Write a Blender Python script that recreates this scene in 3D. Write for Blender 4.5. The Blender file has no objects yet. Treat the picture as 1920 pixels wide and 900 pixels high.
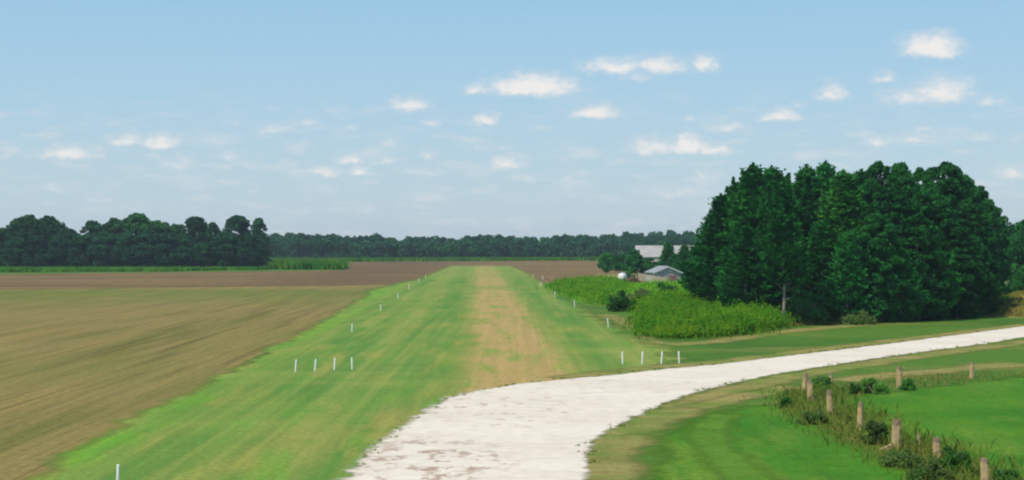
import bpy, bmesh, math, random
import numpy as np
from math import radians, pi, sin, cos, tan, sqrt
from mathutils import Vector, Matrix

# ------------------------------------------------------------------ camera, sky, sun, exposure
sc = bpy.context.scene
COL = sc.collection
F, CAMH, HY, CX = 3000.0, 9.5, 455.0, 960.0      # focal length in photo pixels, camera height, horizon row

cam_d = bpy.data.cameras.new('camera')
cam = bpy.data.objects.new('camera', cam_d); COL.objects.link(cam)
cam.location = (0, 0, CAMH)
cam.rotation_euler = (radians(90) + math.atan((HY - 450) / F), 0, 0)
cam_d.sensor_width = 36.0; cam_d.lens = 36.0 * F / 1920.0
cam_d.clip_start = 0.5; cam_d.clip_end = 60000
sc.camera = cam

SUN_EL, SUN_AZ = radians(54), radians(-132)        # azimuth from +Y, clockwise; the sun stands high to the left, a little behind the camera
SKY_STRENGTH = 0.085
sd = bpy.data.lights.new('sun', 'SUN'); so = bpy.data.objects.new('sun', sd); COL.objects.link(so)
sd.energy = 4.3; sd.angle = radians(0.5); sd.color = (1.0, 0.91, 0.76)
sdir = Vector((sin(SUN_AZ) * cos(SUN_EL), cos(SUN_AZ) * cos(SUN_EL), sin(SUN_EL)))
so.rotation_euler = sdir.to_track_quat('Z', 'Y').to_euler()

sc.view_settings.view_transform = 'Standard'; sc.view_settings.look = 'None'
sc.view_settings.exposure = 0.0; sc.view_settings.gamma = 1.0; sc.view_settings.use_curve_mapping = False
sc.render.engine = 'CYCLES'
sc.cycles.use_denoising = True
sc.cycles.max_bounces = 6; sc.cycles.diffuse_bounces = 3; sc.cycles.glossy_bounces = 2
sc.cycles.transparent_max_bounces = 24; sc.cycles.volume_bounces = 0; sc.cycles.transmission_bounces = 2
sc.cycles.filter_width = 2.1

def lin(c):
    c = c / 255.0
    return c / 12.92 if c <= 0.04045 else ((c + 0.055) / 1.055) ** 2.4
def alb(r, g, b, k=1.0):
    """surface colour that looks like r,g,b when fully sunlit here"""
    return (min(.8, lin(r) / 1.22 * k), min(.8, lin(g) / 1.26 * k), min(.8, lin(b) / 1.75 * k), 1)

class NT:
    def __init__(s, tree): s.t = tree; s.n = tree.nodes; s.l = tree.links
    def node(s, typ, ins=None, **kw):
        n = s.n.new(typ)
        for k, v in kw.items(): setattr(n, k, v)
        for k, v in (ins or {}).items():
            if hasattr(v, 'is_linked') or isinstance(v, bpy.types.NodeSocket): s.l.new(v, n.inputs[k])
            else: n.inputs[k].default_value = v
        return n
    def math(s, op, a, b=0.0, c=0.0, clamp=False):
        n = s.node('ShaderNodeMath', {0: a, 1: b, 2: c}, operation=op); n.use_clamp = clamp; return n.outputs[0]
    def vec(s, op, a, b=(0, 0, 0), c=(0, 0, 0)):
        n = s.node('ShaderNodeVectorMath', {0: a, 1: b, 2: c}, operation=op)
        return n.outputs['Value'] if op in ('LENGTH', 'DOT_PRODUCT') else n.outputs[0]
    def ramp(s, x, lo, hi, a=0.0, b=1.0):
        n = s.node('ShaderNodeMapRange', {'Value': x, 'From Min': lo, 'From Max': hi, 'To Min': a, 'To Max': b}, interpolation_type='SMOOTHSTEP')
        return n.outputs[0]
    def noise(s, v, scale=1.0, detail=4.0, rough=0.55, dist=0.0, out='Fac'):
        return s.node('ShaderNodeTexNoise', {'Vector': v, 'Scale': scale, 'Detail': detail, 'Roughness': rough, 'Distortion': dist}).outputs[out]
    def mix(s, f, a, b, blend='MIX'):
        n = s.n.new('ShaderNodeMix'); n.data_type = 'RGBA'; n.blend_type = blend
        for i, v in ((0, f), (6, a), (7, b)):
            if isinstance(v, bpy.types.NodeSocket): s.l.new(v, n.inputs[i])
            else: n.inputs[i].default_value = v
        return n.outputs[2]

# photographed clouds: centre, width, height (photo pixels turned into directions below), how solid
CLOUDS = [(1747,83,104,48,1.15),(1000,158,150,42,1.1),(958,163,70,24,.8),(890,167,44,24,.7),(1150,122,110,34,.8),(1235,118,110,36,.75),(1195,142,60,18,.4),(1322,115,52,34,.8),
 (1765,165,110,52,.8),(1705,180,110,36,.6),(1855,187,56,24,.55),(1655,145,40,22,.55),(1560,172,54,36,.72),(1463,215,66,28,.8),(1498,195,34,18,.45),
 (1120,208,84,30,.85),(765,194,72,28,.75),(910,223,52,28,.75),(808,230,32,14,.5),(1365,236,80,24,.52),(1292,222,34,16,.4),(1225,272,90,34,.75),
 (1290,268,66,42,.95),(1335,280,80,22,.7),(947,304,66,26,.8),(655,296,52,26,.65),(722,297,46,22,.45),(730,265,40,30,.38),(802,288,32,24,.5),
 (610,321,60,22,.7),(675,320,60,20,.7),(795,320,80,14,.4),(130,283,110,30,.75),(236,260,66,28,.65),(303,263,66,32,.8),(335,305,64,34,.45),
 (430,290,56,20,.5),(520,240,70,22,.5),(575,228,50,18,.5),(400,262,90,24,.38),(440,232,30,14,.35),(1645,262,54,24,.6),(1715,258,110,26,.45),(1735,240,50,16,.4),(1830,257,84,18,.42),
 (1270,356,150,28,.4),(1318,326,36,20,.5),(1895,320,70,28,.6),(8,285,30,24,.4),(100,352,80,18,.38),(425,338,70,14,.36),(985,332,56,18,.42),
 (1065,336,46,14,.42),(1160,300,40,14,.4),(1065,280,34,10,.35),(610,352,90,18,.3),(780,382,70,18,.3),(1155,370,70,18,.28),(230,385,120,18,.25),(330,155,160,14,.0),(660,240,30,14,.35),(945,275,26,12,.35),(1580,308,60,20,.3)]
w = bpy.data.worlds.new('World'); sc.world = w; w.use_nodes = True
T = NT(w.node_tree); T.n.clear()
sky = T.node('ShaderNodeTexSky', sky_type='NISHITA'); sky.sun_disc = False
sky.sun_elevation = SUN_EL; sky.sun_rotation = SUN_AZ; sky.altitude = 300; sky.air_density = 1.0; sky.dust_density = 0.6; sky.ozone_density = 2.0
tc = T.node('ShaderNodeTexCoord').outputs['Generated']
sep = T.node('ShaderNodeSeparateXYZ', {0: tc})
dz = sep.outputs[2]
# a humid summer sky: the clear-sky model tinted by height above the horizon
cr = T.node('ShaderNodeValToRGB', {0: T.math('MULTIPLY', T.math('ABSOLUTE', dz), 2.0, clamp=True)})
el = cr.color_ramp.elements
SKYC = [(0.0, (.535, .660, .745)), (0.09, (.495, .675, .785)), (0.20, (.415, .650, .825)), (0.32, (.335, .605, .825)), (1.0, (.15, .33, .66))]
el[0].position, el[0].color = SKYC[0][0], (*SKYC[0][1], 1); el[1].position, el[1].color = SKYC[-1][0], (*SKYC[-1][1], 1)
for p_, c_ in SKYC[1:-1]:
    e_ = el.new(p_); e_.color = (*c_, 1)
skyc = T.mix(1.0, sky.outputs[0], (SKY_STRENGTH,) * 3 + (1,), 'MULTIPLY')
base = T.mix(0.85, skyc, cr.outputs[0])
yy = T.math('MAXIMUM', sep.outputs[1], 0.05)
uv = T.node('ShaderNodeCombineXYZ', {0: T.math('DIVIDE', sep.outputs[0], yy), 1: T.math('DIVIDE', dz, yy), 2: 0.0}).outputs[0]
wn = T.noise(uv, 95.0, 4.0, .6, out='Color')
uvw = T.vec('MULTIPLY_ADD', T.vec('SUBTRACT', wn, (.5, .5, .5)), (.018, .008, 0), uv)
acc = None
for (x, y, wd, ht, s_) in CLOUDS:
    if s_ <= 0: continue
    a, b = wd * .80 / F, ht * .84 / F
    cx, cy = (x - CX) / F, (HY - y - ht * .22) / F; b *= 1.15
    q = T.vec('MULTIPLY_ADD', uvw, (1 / a, 1 / b, 0), (-cx / a, -cy / b, 0))
    q = T.vec('MAXIMUM', q, T.vec('MULTIPLY', q, (-1, -2.1, 1)))     # flat bases, rounded tops
    v = T.math('MULTIPLY_ADD', T.vec('LENGTH', q), -s_, s_)
    acc = v if acc is None else T.math('MAXIMUM', acc, v)
n2 = T.noise(T.vec('MULTIPLY', uv, (1, 1.9, 1)), 120.0, 5.0, .62)
fld = T.math('MULTIPLY_ADD', T.math('SUBTRACT', n2, .5), .75, acc)
n3 = T.noise(T.vec('MULTIPLY_ADD', uv, (1, 3.4, 1), (.3, 0, 0)), 34.0, 6.0, .62)
veil = T.math('MULTIPLY', T.ramp(n3, .47, .72), T.ramp(dz, .105, .06, 0, .55))
alpha = T.math('MULTIPLY', T.ramp(fld, -.08, .88), .96)
alpha = T.math('MULTIPLY', T.math('MAXIMUM', alpha, veil), T.ramp(sep.outputs[1], .1, .3))
ccol = T.mix(T.ramp(fld, .1, .7), (.70, .735, .77, 1), (.89, .86, .83, 1))
final = T.mix(alpha, base, ccol)
bg = T.node('ShaderNodeBackground', {'Color': final, 'Strength': 1.0})
T.l.new(bg.outputs[0], T.node('ShaderNodeOutputWorld').inputs[0])

# ------------------------------------------------------------------ helpers
def at(px, py, z=0.0):
    """the ground point seen at a pixel of the photograph"""
    d = F * (CAMH - z) / (py - HY)
    return ((px - CX) / F * d, d)

def tag(o, label=None, cat=None, group=None, kind=None):
    if label: o['label'] = label
    if cat: o['category'] = cat
    if group: o['group'] = group
    if kind: o['kind'] = kind
    return o

def link(name, me, m=None, parent=None):
    o = bpy.data.objects.new(name, me); COL.objects.link(o)
    if m is not None and me is not None and not me.materials: me.materials.append(m)
    if parent is not None: o.parent = parent
    return o

def empty(name, loc, rz=0.0):
    o = bpy.data.objects.new(name, None); COL.objects.link(o); o.location = loc; o.rotation_euler = (0, 0, rz)
    o.empty_display_size = .5
    return o

def mesh_np(name, verts, faces, m=None, smooth=False):
    """verts (N,3), faces (M,k)"""
    me = bpy.data.meshes.new(name)
    verts = np.asarray(verts, np.float32); faces = np.asarray(faces, np.int32)
    k = faces.shape[1]
    me.vertices.add(len(verts)); me.vertices.foreach_set('co', verts.ravel())
    me.loops.add(faces.size); me.loops.foreach_set('vertex_index', faces.ravel())
    me.polygons.add(len(faces)); me.polygons.foreach_set('loop_start', np.arange(len(faces), dtype=np.int32) * k)
    me.update(calc_edges=True); me.validate()
    if smooth: me.polygons.foreach_set('use_smooth', np.ones(len(faces), bool))
    if m: me.materials.append(m)
    return me

def new_mat(name):
    m = bpy.data.materials.new(name); m.use_nodes = True
    T = NT(m.node_tree); T.n.clear()
    return m, T

def finish(T, color, rough=.9, bump=None, edge=None, spec=.2, bump_strength=.3, bump_dist=.05, metal=0.0, edge_noise=None, coat=0.0):
    ins = {'Base Color': color, 'Roughness': rough, 'Specular IOR Level': spec, 'Metallic': metal}
    if bump is not None:
        ins['Normal'] = T.node('ShaderNodeBump', {'Height': bump, 'Strength': bump_strength, 'Distance': bump_dist}).outputs[0]
    p = T.node('ShaderNodeBsdfPrincipled', ins)
    out = T.node('ShaderNodeOutputMaterial')
    if edge is not None:
        tr = T.node('ShaderNodeBsdfTransparent')
        mx = T.node('ShaderNodeMixShader', {0: edge, 1: tr.outputs[0], 2: p.outputs[0]})
        T.l.new(mx.outputs[0], out.inputs[0])
    else: T.l.new(p.outputs[0], out.inputs[0])

def ground_mat(name, base, layers, tone=.22, rough=.95, edge=False, edge_scale=.9, edge_amp=1.1, bump_scale=3.0, bump_strength=.4, soft=.18, bump_dist=.06, rows=None):
    """layers: ('n', colour, scale (x,y), rot deg, lo, hi, strength, detail) noise patch
               ('b', colour, (nx,ny), lo, hi, soft, strength, warp)        band between two parallel lines n.p = lo..hi
               ('s', colour, centre x,y, radius x,y, strength)              patch around a spot"""
    m, T = new_mat(name)
    P = T.node('ShaderNodeTexCoord').outputs['Object']
    col = base
    wv = T.vec('SUBTRACT', T.noise(P, .12, 3.0, .6, out='Color'), (.5, .5, .5))
    fine = T.noise(P, 1.1, 5.0, .65)
    for L in layers:
        if L[0] == 'n':
            _, c, (sx, sy), rot, lo, hi, st, det = L
            mp = T.node('ShaderNodeMapping', {'Vector': P, 'Rotation': (0, 0, radians(rot)), 'Scale': (sx, sy, 1)})
            mp.inputs['Location'].default_value = (random.uniform(-50, 50), random.uniform(-50, 50), 0)
            f = T.math('MULTIPLY', T.ramp(T.noise(mp.outputs[0], 1.0, det, .6), lo, hi), st)
        elif L[0] == 'b':
            _, c, (nx, ny), lo, hi, sf, st, wp = L
            Pw = T.vec('MULTIPLY_ADD', wv, (wp, wp, 0), P)
            s = T.vec('DOT_PRODUCT', Pw, (nx, ny, 0))
            f = T.math('MULTIPLY', T.ramp(s, lo - sf, lo + sf), T.ramp(s, hi - sf, hi + sf, 1, 0))
            f = T.math('MULTIPLY', f, st)
            f = T.math('MULTIPLY', f, T.ramp(fine, .25, .55, .55, 1.0))
        else:
            _, c, (x, y), (rx, ry), st, wp = L[:6]
            Pw = T.vec('MULTIPLY_ADD', wv, (wp, wp, 0), P)
            q = T.vec('MULTIPLY_ADD', Pw, (1 / rx, 1 / ry, 0), (-x / rx, -y / ry, 0))
            f = T.math('MULTIPLY', T.ramp(T.vec('LENGTH', q), .45, 1.1, 1, 0), st)
            if len(L) > 6:
                fs = T.noise(T.vec('MULTIPLY', P, (.5, .35, 1)), 1.6, 6.0, .7)
                f = T.math('MULTIPLY', f, T.ramp(fs, *L[6]))
            else: f = T.math('MULTIPLY', f, T.ramp(fine, .25, .6, .45, 1.0))
        col = T.mix(f, col, c)
    # fine tonal break-up that belongs to the surface
    fb = T.noise(P, bump_scale, 5.0, .7)
    v = T.ramp(fb, .28, .72, 1 - tone, 1 + tone)
    col = T.mix(1.0, col, T.node('ShaderNodeCombineColor', {0: v, 1: v, 2: v}).outputs[0], 'MULTIPLY')
    if rows:
        rot, sx_, sy_, amp = rows
        rp = T.node('ShaderNodeMapping', {'Vector': P, 'Rotation': (0, 0, radians(rot)), 'Scale': (sx_, sy_, 1)})
        rn = T.noise(rp.outputs[0], 1.0, 3.0, .6)
        v = T.ramp(rn, .3, .7, 1 - amp, 1 + amp)
        col = T.mix(1.0, col, T.node('ShaderNodeCombineColor', {0: v, 1: v, 2: v}).outputs[0], 'MULTIPLY')
        fb = T.math('ADD', fb, rn)
    e = None
    if edge:
        at_ = T.node('ShaderNodeAttribute', attribute_name='edge').outputs['Fac']
        en = T.noise(P, edge_scale, 6.0, .62)
        e = T.ramp(T.math('MULTIPLY_ADD', T.math('SUBTRACT', en, .5), edge_amp, at_), .5 - soft, .5 + soft)
    finish(T, col, rough, fb, e, .1, bump_strength, bump_dist)
    return m

def resample(pts, step):
    out = []
    n = len(pts)
    for i in range(n):
        a, b = Vector(pts[i]), Vector(pts[(i + 1) % n])
        dd = (b - a).length
        st = step if not callable(step) else step((a + b) / 2)
        k = max(1, int(dd / st))
        for j in range(k): out.append(a.lerp(b, j / k))
    return out

def sheet(name, pts, z, fade, m, step=2.0, jit=0.0, kind='structure', seed=1):
    """a flat ground sheet whose rim breaks up into what lies below it"""
    rnd = random.Random(seed)
    P = resample(pts, step); n = len(P)
    area = sum(P[i].x * P[(i + 1) % n].y - P[(i + 1) % n].x * P[i].y for i in range(n))
    if area < 0: P.reverse()
    N = []
    for i in range(n):
        t = (P[(i + 1) % n] - P[i - 1]).normalized(); N.append(Vector((-t.y, t.x)))
    bm = bmesh.new(); lay = bm.verts.layers.float.new('edge')
    out, mid = [], []
    for p, q in zip(P, N):
        j = rnd.uniform(-jit, jit)
        fd = fade(p) if callable(fade) else fade
        a = bm.verts.new((p.x - q.x * (fd / 2 + j), p.y - q.y * (fd / 2 + j), z)); a[lay] = 0.0
        b = bm.verts.new((p.x + q.x * (fd / 2 - j), p.y + q.y * (fd / 2 - j), z + rnd.uniform(.0005, .002))); b[lay] = 1.0
        out.append(a); mid.append(b)
    for i in range(n):
        k = (i + 1) % n
        bm.faces.new((out[i], out[k], mid[k], mid[i]))
    f = bm.faces.new(mid)
    bmesh.ops.triangulate(bm, faces=[f])
    for f in bm.faces:
        if f.normal.z < 0: f.normal_flip()
    me = bpy.data.meshes.new(name); bm.to_mesh(me); bm.free()
    o = link(name, me, m); tag(o, kind=kind)
    return o

def ribbon(name, mid, width, z, m, seed=1):
    """a soft-edged strip of ground along a line"""
    rnd = random.Random(seed); P = []
    for a, b in zip(mid, mid[1:]):
        a, b = Vector(a), Vector(b); k = max(1, int((b - a).length / 1.5)); P += [a.lerp(b, j / k) for j in range(k)]
    P.append(Vector(mid[-1])); bm = bmesh.new(); lay = bm.verts.layers.float.new('edge'); rows = []
    for i, p in enumerate(P):
        t = (P[min(i + 1, len(P) - 1)] - P[max(i - 1, 0)]).normalized(); q = Vector((-t.y, t.x)); wl = width * rnd.uniform(.85, 1.15) / 2
        row = []
        for f, e in ((1, 0), (.35, .85), (-.35, .85), (-1, 0)):
            v = bm.verts.new((p.x + q.x * wl * f, p.y + q.y * wl * f, z + rnd.uniform(0, .001))); v[lay] = e if 0 < i < len(P) - 1 else 0.0; row.append(v)
        rows.append(row)
    for a, b in zip(rows, rows[1:]):
        for j in range(3): bm.faces.new((a[j], a[j + 1], b[j + 1], b[j])).normal_update()
    for f in bm.faces:
        if f.normal.z < 0: f.normal_flip()
    me = bpy.data.meshes.new(name); bm.to_mesh(me); bm.free()
    o = link(name, me, m); tag(o, kind='structure'); return o

def px(*pp): return [at(x, y) for x, y in pp]

# ------------------------------------------------------------------ ground
random.seed(11)
UD = (1.0, 0.0223)                                   # across the runway
G_LAWN = alb(84, 124, 46); G_DARK = alb(58, 104, 34); G_TAN = alb(150, 145, 88); G_BRIGHT = alb(112, 172, 44)
m_ground = ground_mat('rough_grass_ground', G_LAWN, [
    ('n', G_DARK, (.05, .05), 0, .42, .68, .7, 5),
    ('n', G_TAN, (.045, .10), -20, .5, .75, .65, 5),
    ('n', alb(104, 140, 58), (.5, .5), 0, .5, .75, .5, 4),
], bump_scale=2.2)
me = mesh_np('ground', [(-12000, -300, 0), (12000, -300, 0), (12000, 14000, 0), (-12000, 14000, 0)], [(0, 1, 2, 3)], m_ground)
tag(link('ground', me), kind='structure')

# far ploughed field behind and around the strip
m_plough = ground_mat('ploughed_soil', alb(130, 110, 82), [
    ('n', alb(106, 90, 70), (.02, .05), 5, .42, .68, .8, 5),
    ('b', alb(104, 86, 72), UD, -55, -14, 20, .75, 20),
    ('n', alb(156, 128, 92), (.012, .12), 4, .48, .72, .8, 5),
    ('n', alb(120, 124, 70), (.01, .10), 4, .62, .78, .5, 4),
    ('n', alb(96, 82, 68), (.25, .25), 0, .5, .8, .5, 4),
], edge=True, edge_scale=.15, bump_scale=.6, bump_strength=.8, bump_dist=.2, rows=(4, 1.2, .03, .12))
pl = [at(1180, 512), at(1128, 500), at(1120, 489), (-60, 850), (-110, 830), at(655, 492), at(652, 503), at(640, 507), at(480, 509), at(300, 511), at(0, 514), at(-300, 516), at(-300, 546), at(0, 546),
      at(300, 541), at(705, 538), at(1000, 530), at(1060, 531)]
sheet('ploughed_field', pl, .004, 9, m_plough, 12, 1.0)

# stubble field on the left
m_stub = ground_mat('stubble', alb(142, 130, 86), [
    ('n', alb(150, 132, 88), (.35, .018), 9, .42, .68, .85, 5),
    ('n', alb(108, 112, 58), (.16, .012), 9, .48, .68, .8, 4),
    ('n', alb(114, 104, 72), (.5, .02), 9, .55, .72, .6, 4),
    ('b', alb(112, 126, 60), (0.02, 1.0), 255, 325, 20, .85, 30),
    ('n', alb(116, 126, 62), (.02, .025), 0, .45, .66, .35, 4),
    ('n', alb(150, 134, 98), (.03, .02), 20, .5, .7, .55, 4),
    ('n', alb(96, 84, 52), (1.1, .015), 9, .54, .68, .6, 3),
    ('n', alb(164, 146, 100), (1.3, .02), 9, .56, .70, .6, 3),
    ('n', alb(118, 128, 56), (.9, .25), 9, .66, .8, .5, 3),
], edge=True, edge_scale=.5, bump_scale=2.0, bump_strength=.8, bump_dist=.12, rows=(9, 2.2, .03, .11))
ux = lambda u, d: (u - UD[1] * d, d)
sb = [ux(-16.0, 30), ux(-16.3, 64), ux(-16.2, 120), ux(-16.6, 200), ux(-17.5, 290), ux(-17, 334), at(740, 534), at(300, 539), at(0, 543), at(-300, 544), (-330, 200), (-200, 30)]
sheet('stubble_field', sb, .008, lambda p: 2.2 if p.y < 300 and p.x > -60 else 16, m_stub, lambda p: 2.5 if p.x > -40 else 12, .3)

# the mown airstrip
G1, G2, G3, TAN = alb(118, 147, 72), alb(88, 138, 64), alb(146, 160, 88), alb(188, 160, 118)
lay = [('n', G2, (.16, .012), -1.3, .42, .62, .85, 4),
       ('n', G3, (.75, .006), -1.3, .48, .62, .6, 2),
       ('n', G2, (.60, .006), -1.3, .52, .64, .6, 2),
       ('n', G3, (.35, .015), -1.3, .5, .66, .7, 4),
       ('b', G2, UD, -5.2, -1.2, 1.0, .55, 3.0),
       ('b', G3, UD, -9.2, -6.8, .8, .45, 2.0),
       ('b', G2, UD, 8.6, 12.0, 1.2, .45, 3.0),
       ('n', G3, (.02, .07), 0, .5, .7, .7, 4),
       ('b', alb(128, 172, 62), UD, -20.5, -16.2, 1.2, .25, 4.5),
       ('s', alb(112, 172, 48), ux(-17.6, 74), (1.3, 8), .65, 3.0),
       ('s', alb(114, 170, 52), ux(-17.0, 96), (1.3, 6), .5, 3.0),
       ('s', alb(126, 176, 56), ux(-17.2, 190), (1.4, 45), .5, 3.0),
       ('s', alb(112, 166, 54), ux(-18.5, 310), (3.2, 60), .8, 4.0),
       ('n', G2, (.05, .10), 8, .55, .72, .6, 4),
       ('b', alb(160, 158, 92), UD, -2.0, 8.2, 1.6, .5, 3.5),
       ('b', TAN, UD, .2, 6.6, 1.0, .8, 3.0),
       ('b', TAN, UD, -.2, 6.5, 1.6, .65, 4.5),
       ('b', G1, (.02, 1.0), 322, 352, 10, .6, 20),
       ('s', alb(184, 158, 114), ux(3.4, 122), (4.6, 42), .8, 3.0),
       ('b', G3, (0.02, 1.0), 430, 700, 40, .5, 30),
       ('s', alb(172, 158, 96), (-10.5, 74), (3.2, 9), .4, 6),
       ('s', alb(166, 152, 92), (-6.0, 84), (2.2, 12), .6, 6),
       ('n', alb(156, 158, 86), (.34, .05), 35, .5, .68, .75, 5),
       ('n', alb(104, 158, 60), (.5, .08), 28, .5, .68, .6, 5),
       ('n', alb(76, 128, 52), (.11, .05), 20, .58, .74, .6, 4),
       ('n', G1, (1.4, .6), 0, .5, .75, .5, 3)]
m_strip = ground_mat('mown_grass', G1, lay, edge=True, edge_scale=.25, edge_amp=1.4, soft=.32, bump_scale=3.0, bump_strength=.35, rows=(-1.3, 1.6, .02, .07))
st = [ux(-18.6, 30), ux(-18.4, 64), ux(-18.2, 120), ux(-18.6, 200), ux(-19.6, 290), ux(-21.5, 326), ux(-20, 345), ux(-15, 420), ux(-12.5, 560), ux(-10.6, 655),
      ux(13.8, 655), ux(15.5, 560), ux(15.8, 420), ux(15.5, 330), ux(15.6, 200), ux(16.5, 130), at(1200, 700), at(1100, 722), at(1010, 742), at(930, 780), at(850, 850), at(800, 930), ux(-3, 44), ux(-6, 30)]
sheet('runway', st, .012, lambda p: (5.5 if p.x > 0 else 2.6) if p.y < 300 else 4.5, m_strip, lambda p: 2.5 if p.y < 340 else 6, .5)

# bright pasture on the lower right
PG = alb(86, 138, 34)
m_past = ground_mat('pasture_grass', PG, [
    ('n', alb(54, 116, 28), (.10, .12), 0, .42, .64, .8, 5),
    ('n', alb(116, 150, 58), (.14, .05), -25, .44, .66, .8, 5),
    ('n', alb(46, 108, 28), (1.2, 1.2), 0, .5, .72, .5, 4),
    ('n', alb(66, 134, 34), (.9, .10), -22, .45, .62, .6, 3),
    ('n', alb(100, 134, 50), (.6, .5), 0, .56, .76, .6, 4),
    ('n', alb(144, 146, 80), (.10, .16), 10, .58, .74, .5, 4),
], edge=True, edge_scale=.35, edge_amp=1.3, soft=.3, bump_scale=3.0, bump_strength=.8, bump_dist=.12)
ps = px((1240, 1000), (1230, 880), (1244, 826), (1295, 787), (1400, 764), (1520, 752), (1640, 738), (1760, 724), (1930, 704), (2150, 684)) + [(75, 95), (60, 50), (20, 44)]
sheet('pasture', ps, .004, lambda p: 3.4, m_past, 2.5, .25, seed=4)

# dry verge: tan grass along the road's inner edge and above the posts
m_verge = ground_mat('dry_grass', alb(154, 146, 98), [
    ('n', alb(108, 138, 60), (.10, .16), 10, .42, .62, .85, 5),
    ('n', alb(170, 152, 108), (.3, .5), 0, .52, .74, .7, 4),
    ('n', alb(90, 124, 48), (.5, .7), 0, .55, .75, .6, 4),
], edge=True, edge_scale=.35, edge_amp=1.5, soft=.45, bump_scale=3.0, bump_strength=.6)
ribbon('dry_verge', px((1130, 960), (1128, 900), (1130, 862), (1152, 830), (1218, 790), (1330, 744), (1470, 708), (1650, 678), (1850, 650), (2050, 626)), 4.6, .0085, m_verge, 5)
ribbon('dry_verge', px((1560, 716), (1680, 702), (1780, 694), (1930, 680)), 5.0, .0095, m_verge, 15)
ribbon('dry_verge', px((1290, 768), (1400, 742), (1500, 722)), 3.4, .0095, m_verge, 16)
ribbon('dry_verge', px((1030, 711), (1120, 702), (1220, 690), (1350, 679), (1550, 654), (1750, 630), (1960, 605)), 4.2, .016, m_verge, 6)
ribbon('dry_verge', px((1190, 628), (1215, 641), (1270, 646), (1340, 641), (1450, 624), (1560, 613), (1640, 607)), 5.0, .006, m_verge, 7)
ribbon('dry_verge', px((1085, 592), (1130, 590), (1180, 603), (1205, 622)), 5.5, .0065, m_verge, 8)

ribbon('mower_track', px((1370, 774), (1336, 792), (1325, 815), (1345, 845), (1385, 880), (1460, 950)), 3.0, .012, ground_mat('track_grass', alb(100, 144, 50), [('n', alb(84, 136, 40), (.6, .6), 0, .45, .65, .7, 4)], edge=True, edge_scale=.5, edge_amp=1.3, soft=.7), 9)

# white gravel road
m_road = ground_mat('crushed_limestone', (.66, .585, .465, 1), [
    ('n', (.73, .655, .53, 1), (.10, .16), 10, .4, .65, .8, 5),
    ('n', (.52, .46, .38, 1), (.35, .5), 12, .55, .74, .5, 6),
    ('s', (.36, .25, .17, 1), at(800, 868), (4.2, 10.5), .9, 3.0, (.50, .60)),
    ('s', (.40, .30, .20, 1), at(950, 765), (6.0, 12.0), .8, 3.0, (.54, .64)),
    ('s', (.44, .36, .28, 1), at(1150, 722), (9.0, 8.0), .7, 3.0, (.54, .66)),
    ('n', (.36, .28, .19, 1), (.35, .5), 8, .69, .77, .5, 6),
    ('n', (.43, .40, .37, 1), (4, 4), 0, .58, .76, .25, 4),
], edge=True, edge_scale=1.3, edge_amp=1.3, soft=.24, bump_scale=1.2, bump_strength=.06, bump_dist=.04, rough=.9, tone=.08)
road = px((520, 1050), (580, 970), (650, 893), (685, 855), (722, 822), (762, 797), (792, 775), (842, 745), (900, 732), (960, 722), (1050, 712), (1150, 704), (1250, 692), (1350, 683), (1450, 671), (1550, 659), (1650, 647), (1750, 634), (1850, 621), (1920, 612), (2100, 588), (2600, 555),
          (2640, 562), (2120, 604), (1920, 632), (1850, 644), (1750, 657), (1650, 671), (1550, 686), (1450, 702), (1370, 719), (1300, 737), (1240, 758), (1190, 781), (1145, 805), (1112, 826), (1098, 850), (1103, 870), (1094, 895), (1070, 970), (1050, 1050))
sheet('road', road, .020, lambda p: 1.5 if p.x < 2 and p.y < 104 else .9, m_road, .8, .16, seed=3)

# green strip of crop below the far wood, and the crop patch on the left
def tri_blades(name, P, h, wd, m, lean=.35, rs=None, cross=False):
    """upright tapering blades rooted at P (N,3); h,wd arrays"""
    n = len(P); rs = rs or np.random.RandomState(1)
    a = rs.uniform(0, pi, n); dx, dy = np.cos(a), np.sin(a)
    lx, ly = rs.normal(0, lean, n) * h, rs.normal(0, lean, n) * h
    b0 = P + np.stack([-dx * wd / 2, -dy * wd / 2, -0.02 + 0 * h], 1)
    b1 = P + np.stack([dx * wd / 2, dy * wd / 2, -0.02 + 0 * h], 1)
    m0 = P + np.stack([-dx * wd * .45 + lx * .35, -dy * wd * .45 + ly * .35, h * .6], 1)
    m1 = P + np.stack([dx * wd * .45 + lx * .35, dy * wd * .45 + ly * .35, h * .6], 1)
    t0 = P + np.stack([-dx * wd * .08 + lx, -dy * wd * .08 + ly, h], 1)
    t1 = P + np.stack([dx * wd * .08 + lx, dy * wd * .08 + ly, h], 1)
    V = np.stack([b0, b1, m1, m0, t1, t0], 1).reshape(-1, 3)
    i = np.arange(n)[:, None] * 6
    Fc = np.concatenate([i + [0, 1, 2, 3], i + [3, 2, 4, 5]], 0)
    return mesh_np(name, V, Fc, m)

def in_poly(n, poly, rs):
    poly = np.array(poly); lo, hi = poly.min(0), poly.max(0); out = []
    tot = 0
    while tot < n:
        q = rs.uniform(lo, hi, (n * 2, 2)); c = np.zeros(len(q), bool); j = len(poly) - 1
        for i in range(len(poly)):
            xi, yi = poly[i]; xj, yj = poly[j]
            c ^= ((yi > q[:, 1]) != (yj > q[:, 1])) & (q[:, 0] < (xj - xi) * (q[:, 1] - yi) / (yj - yi + 1e-9) + xi); j = i
        out.append(q[c]); tot += c.sum()
    return np.concatenate(out)[:n]

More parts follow.
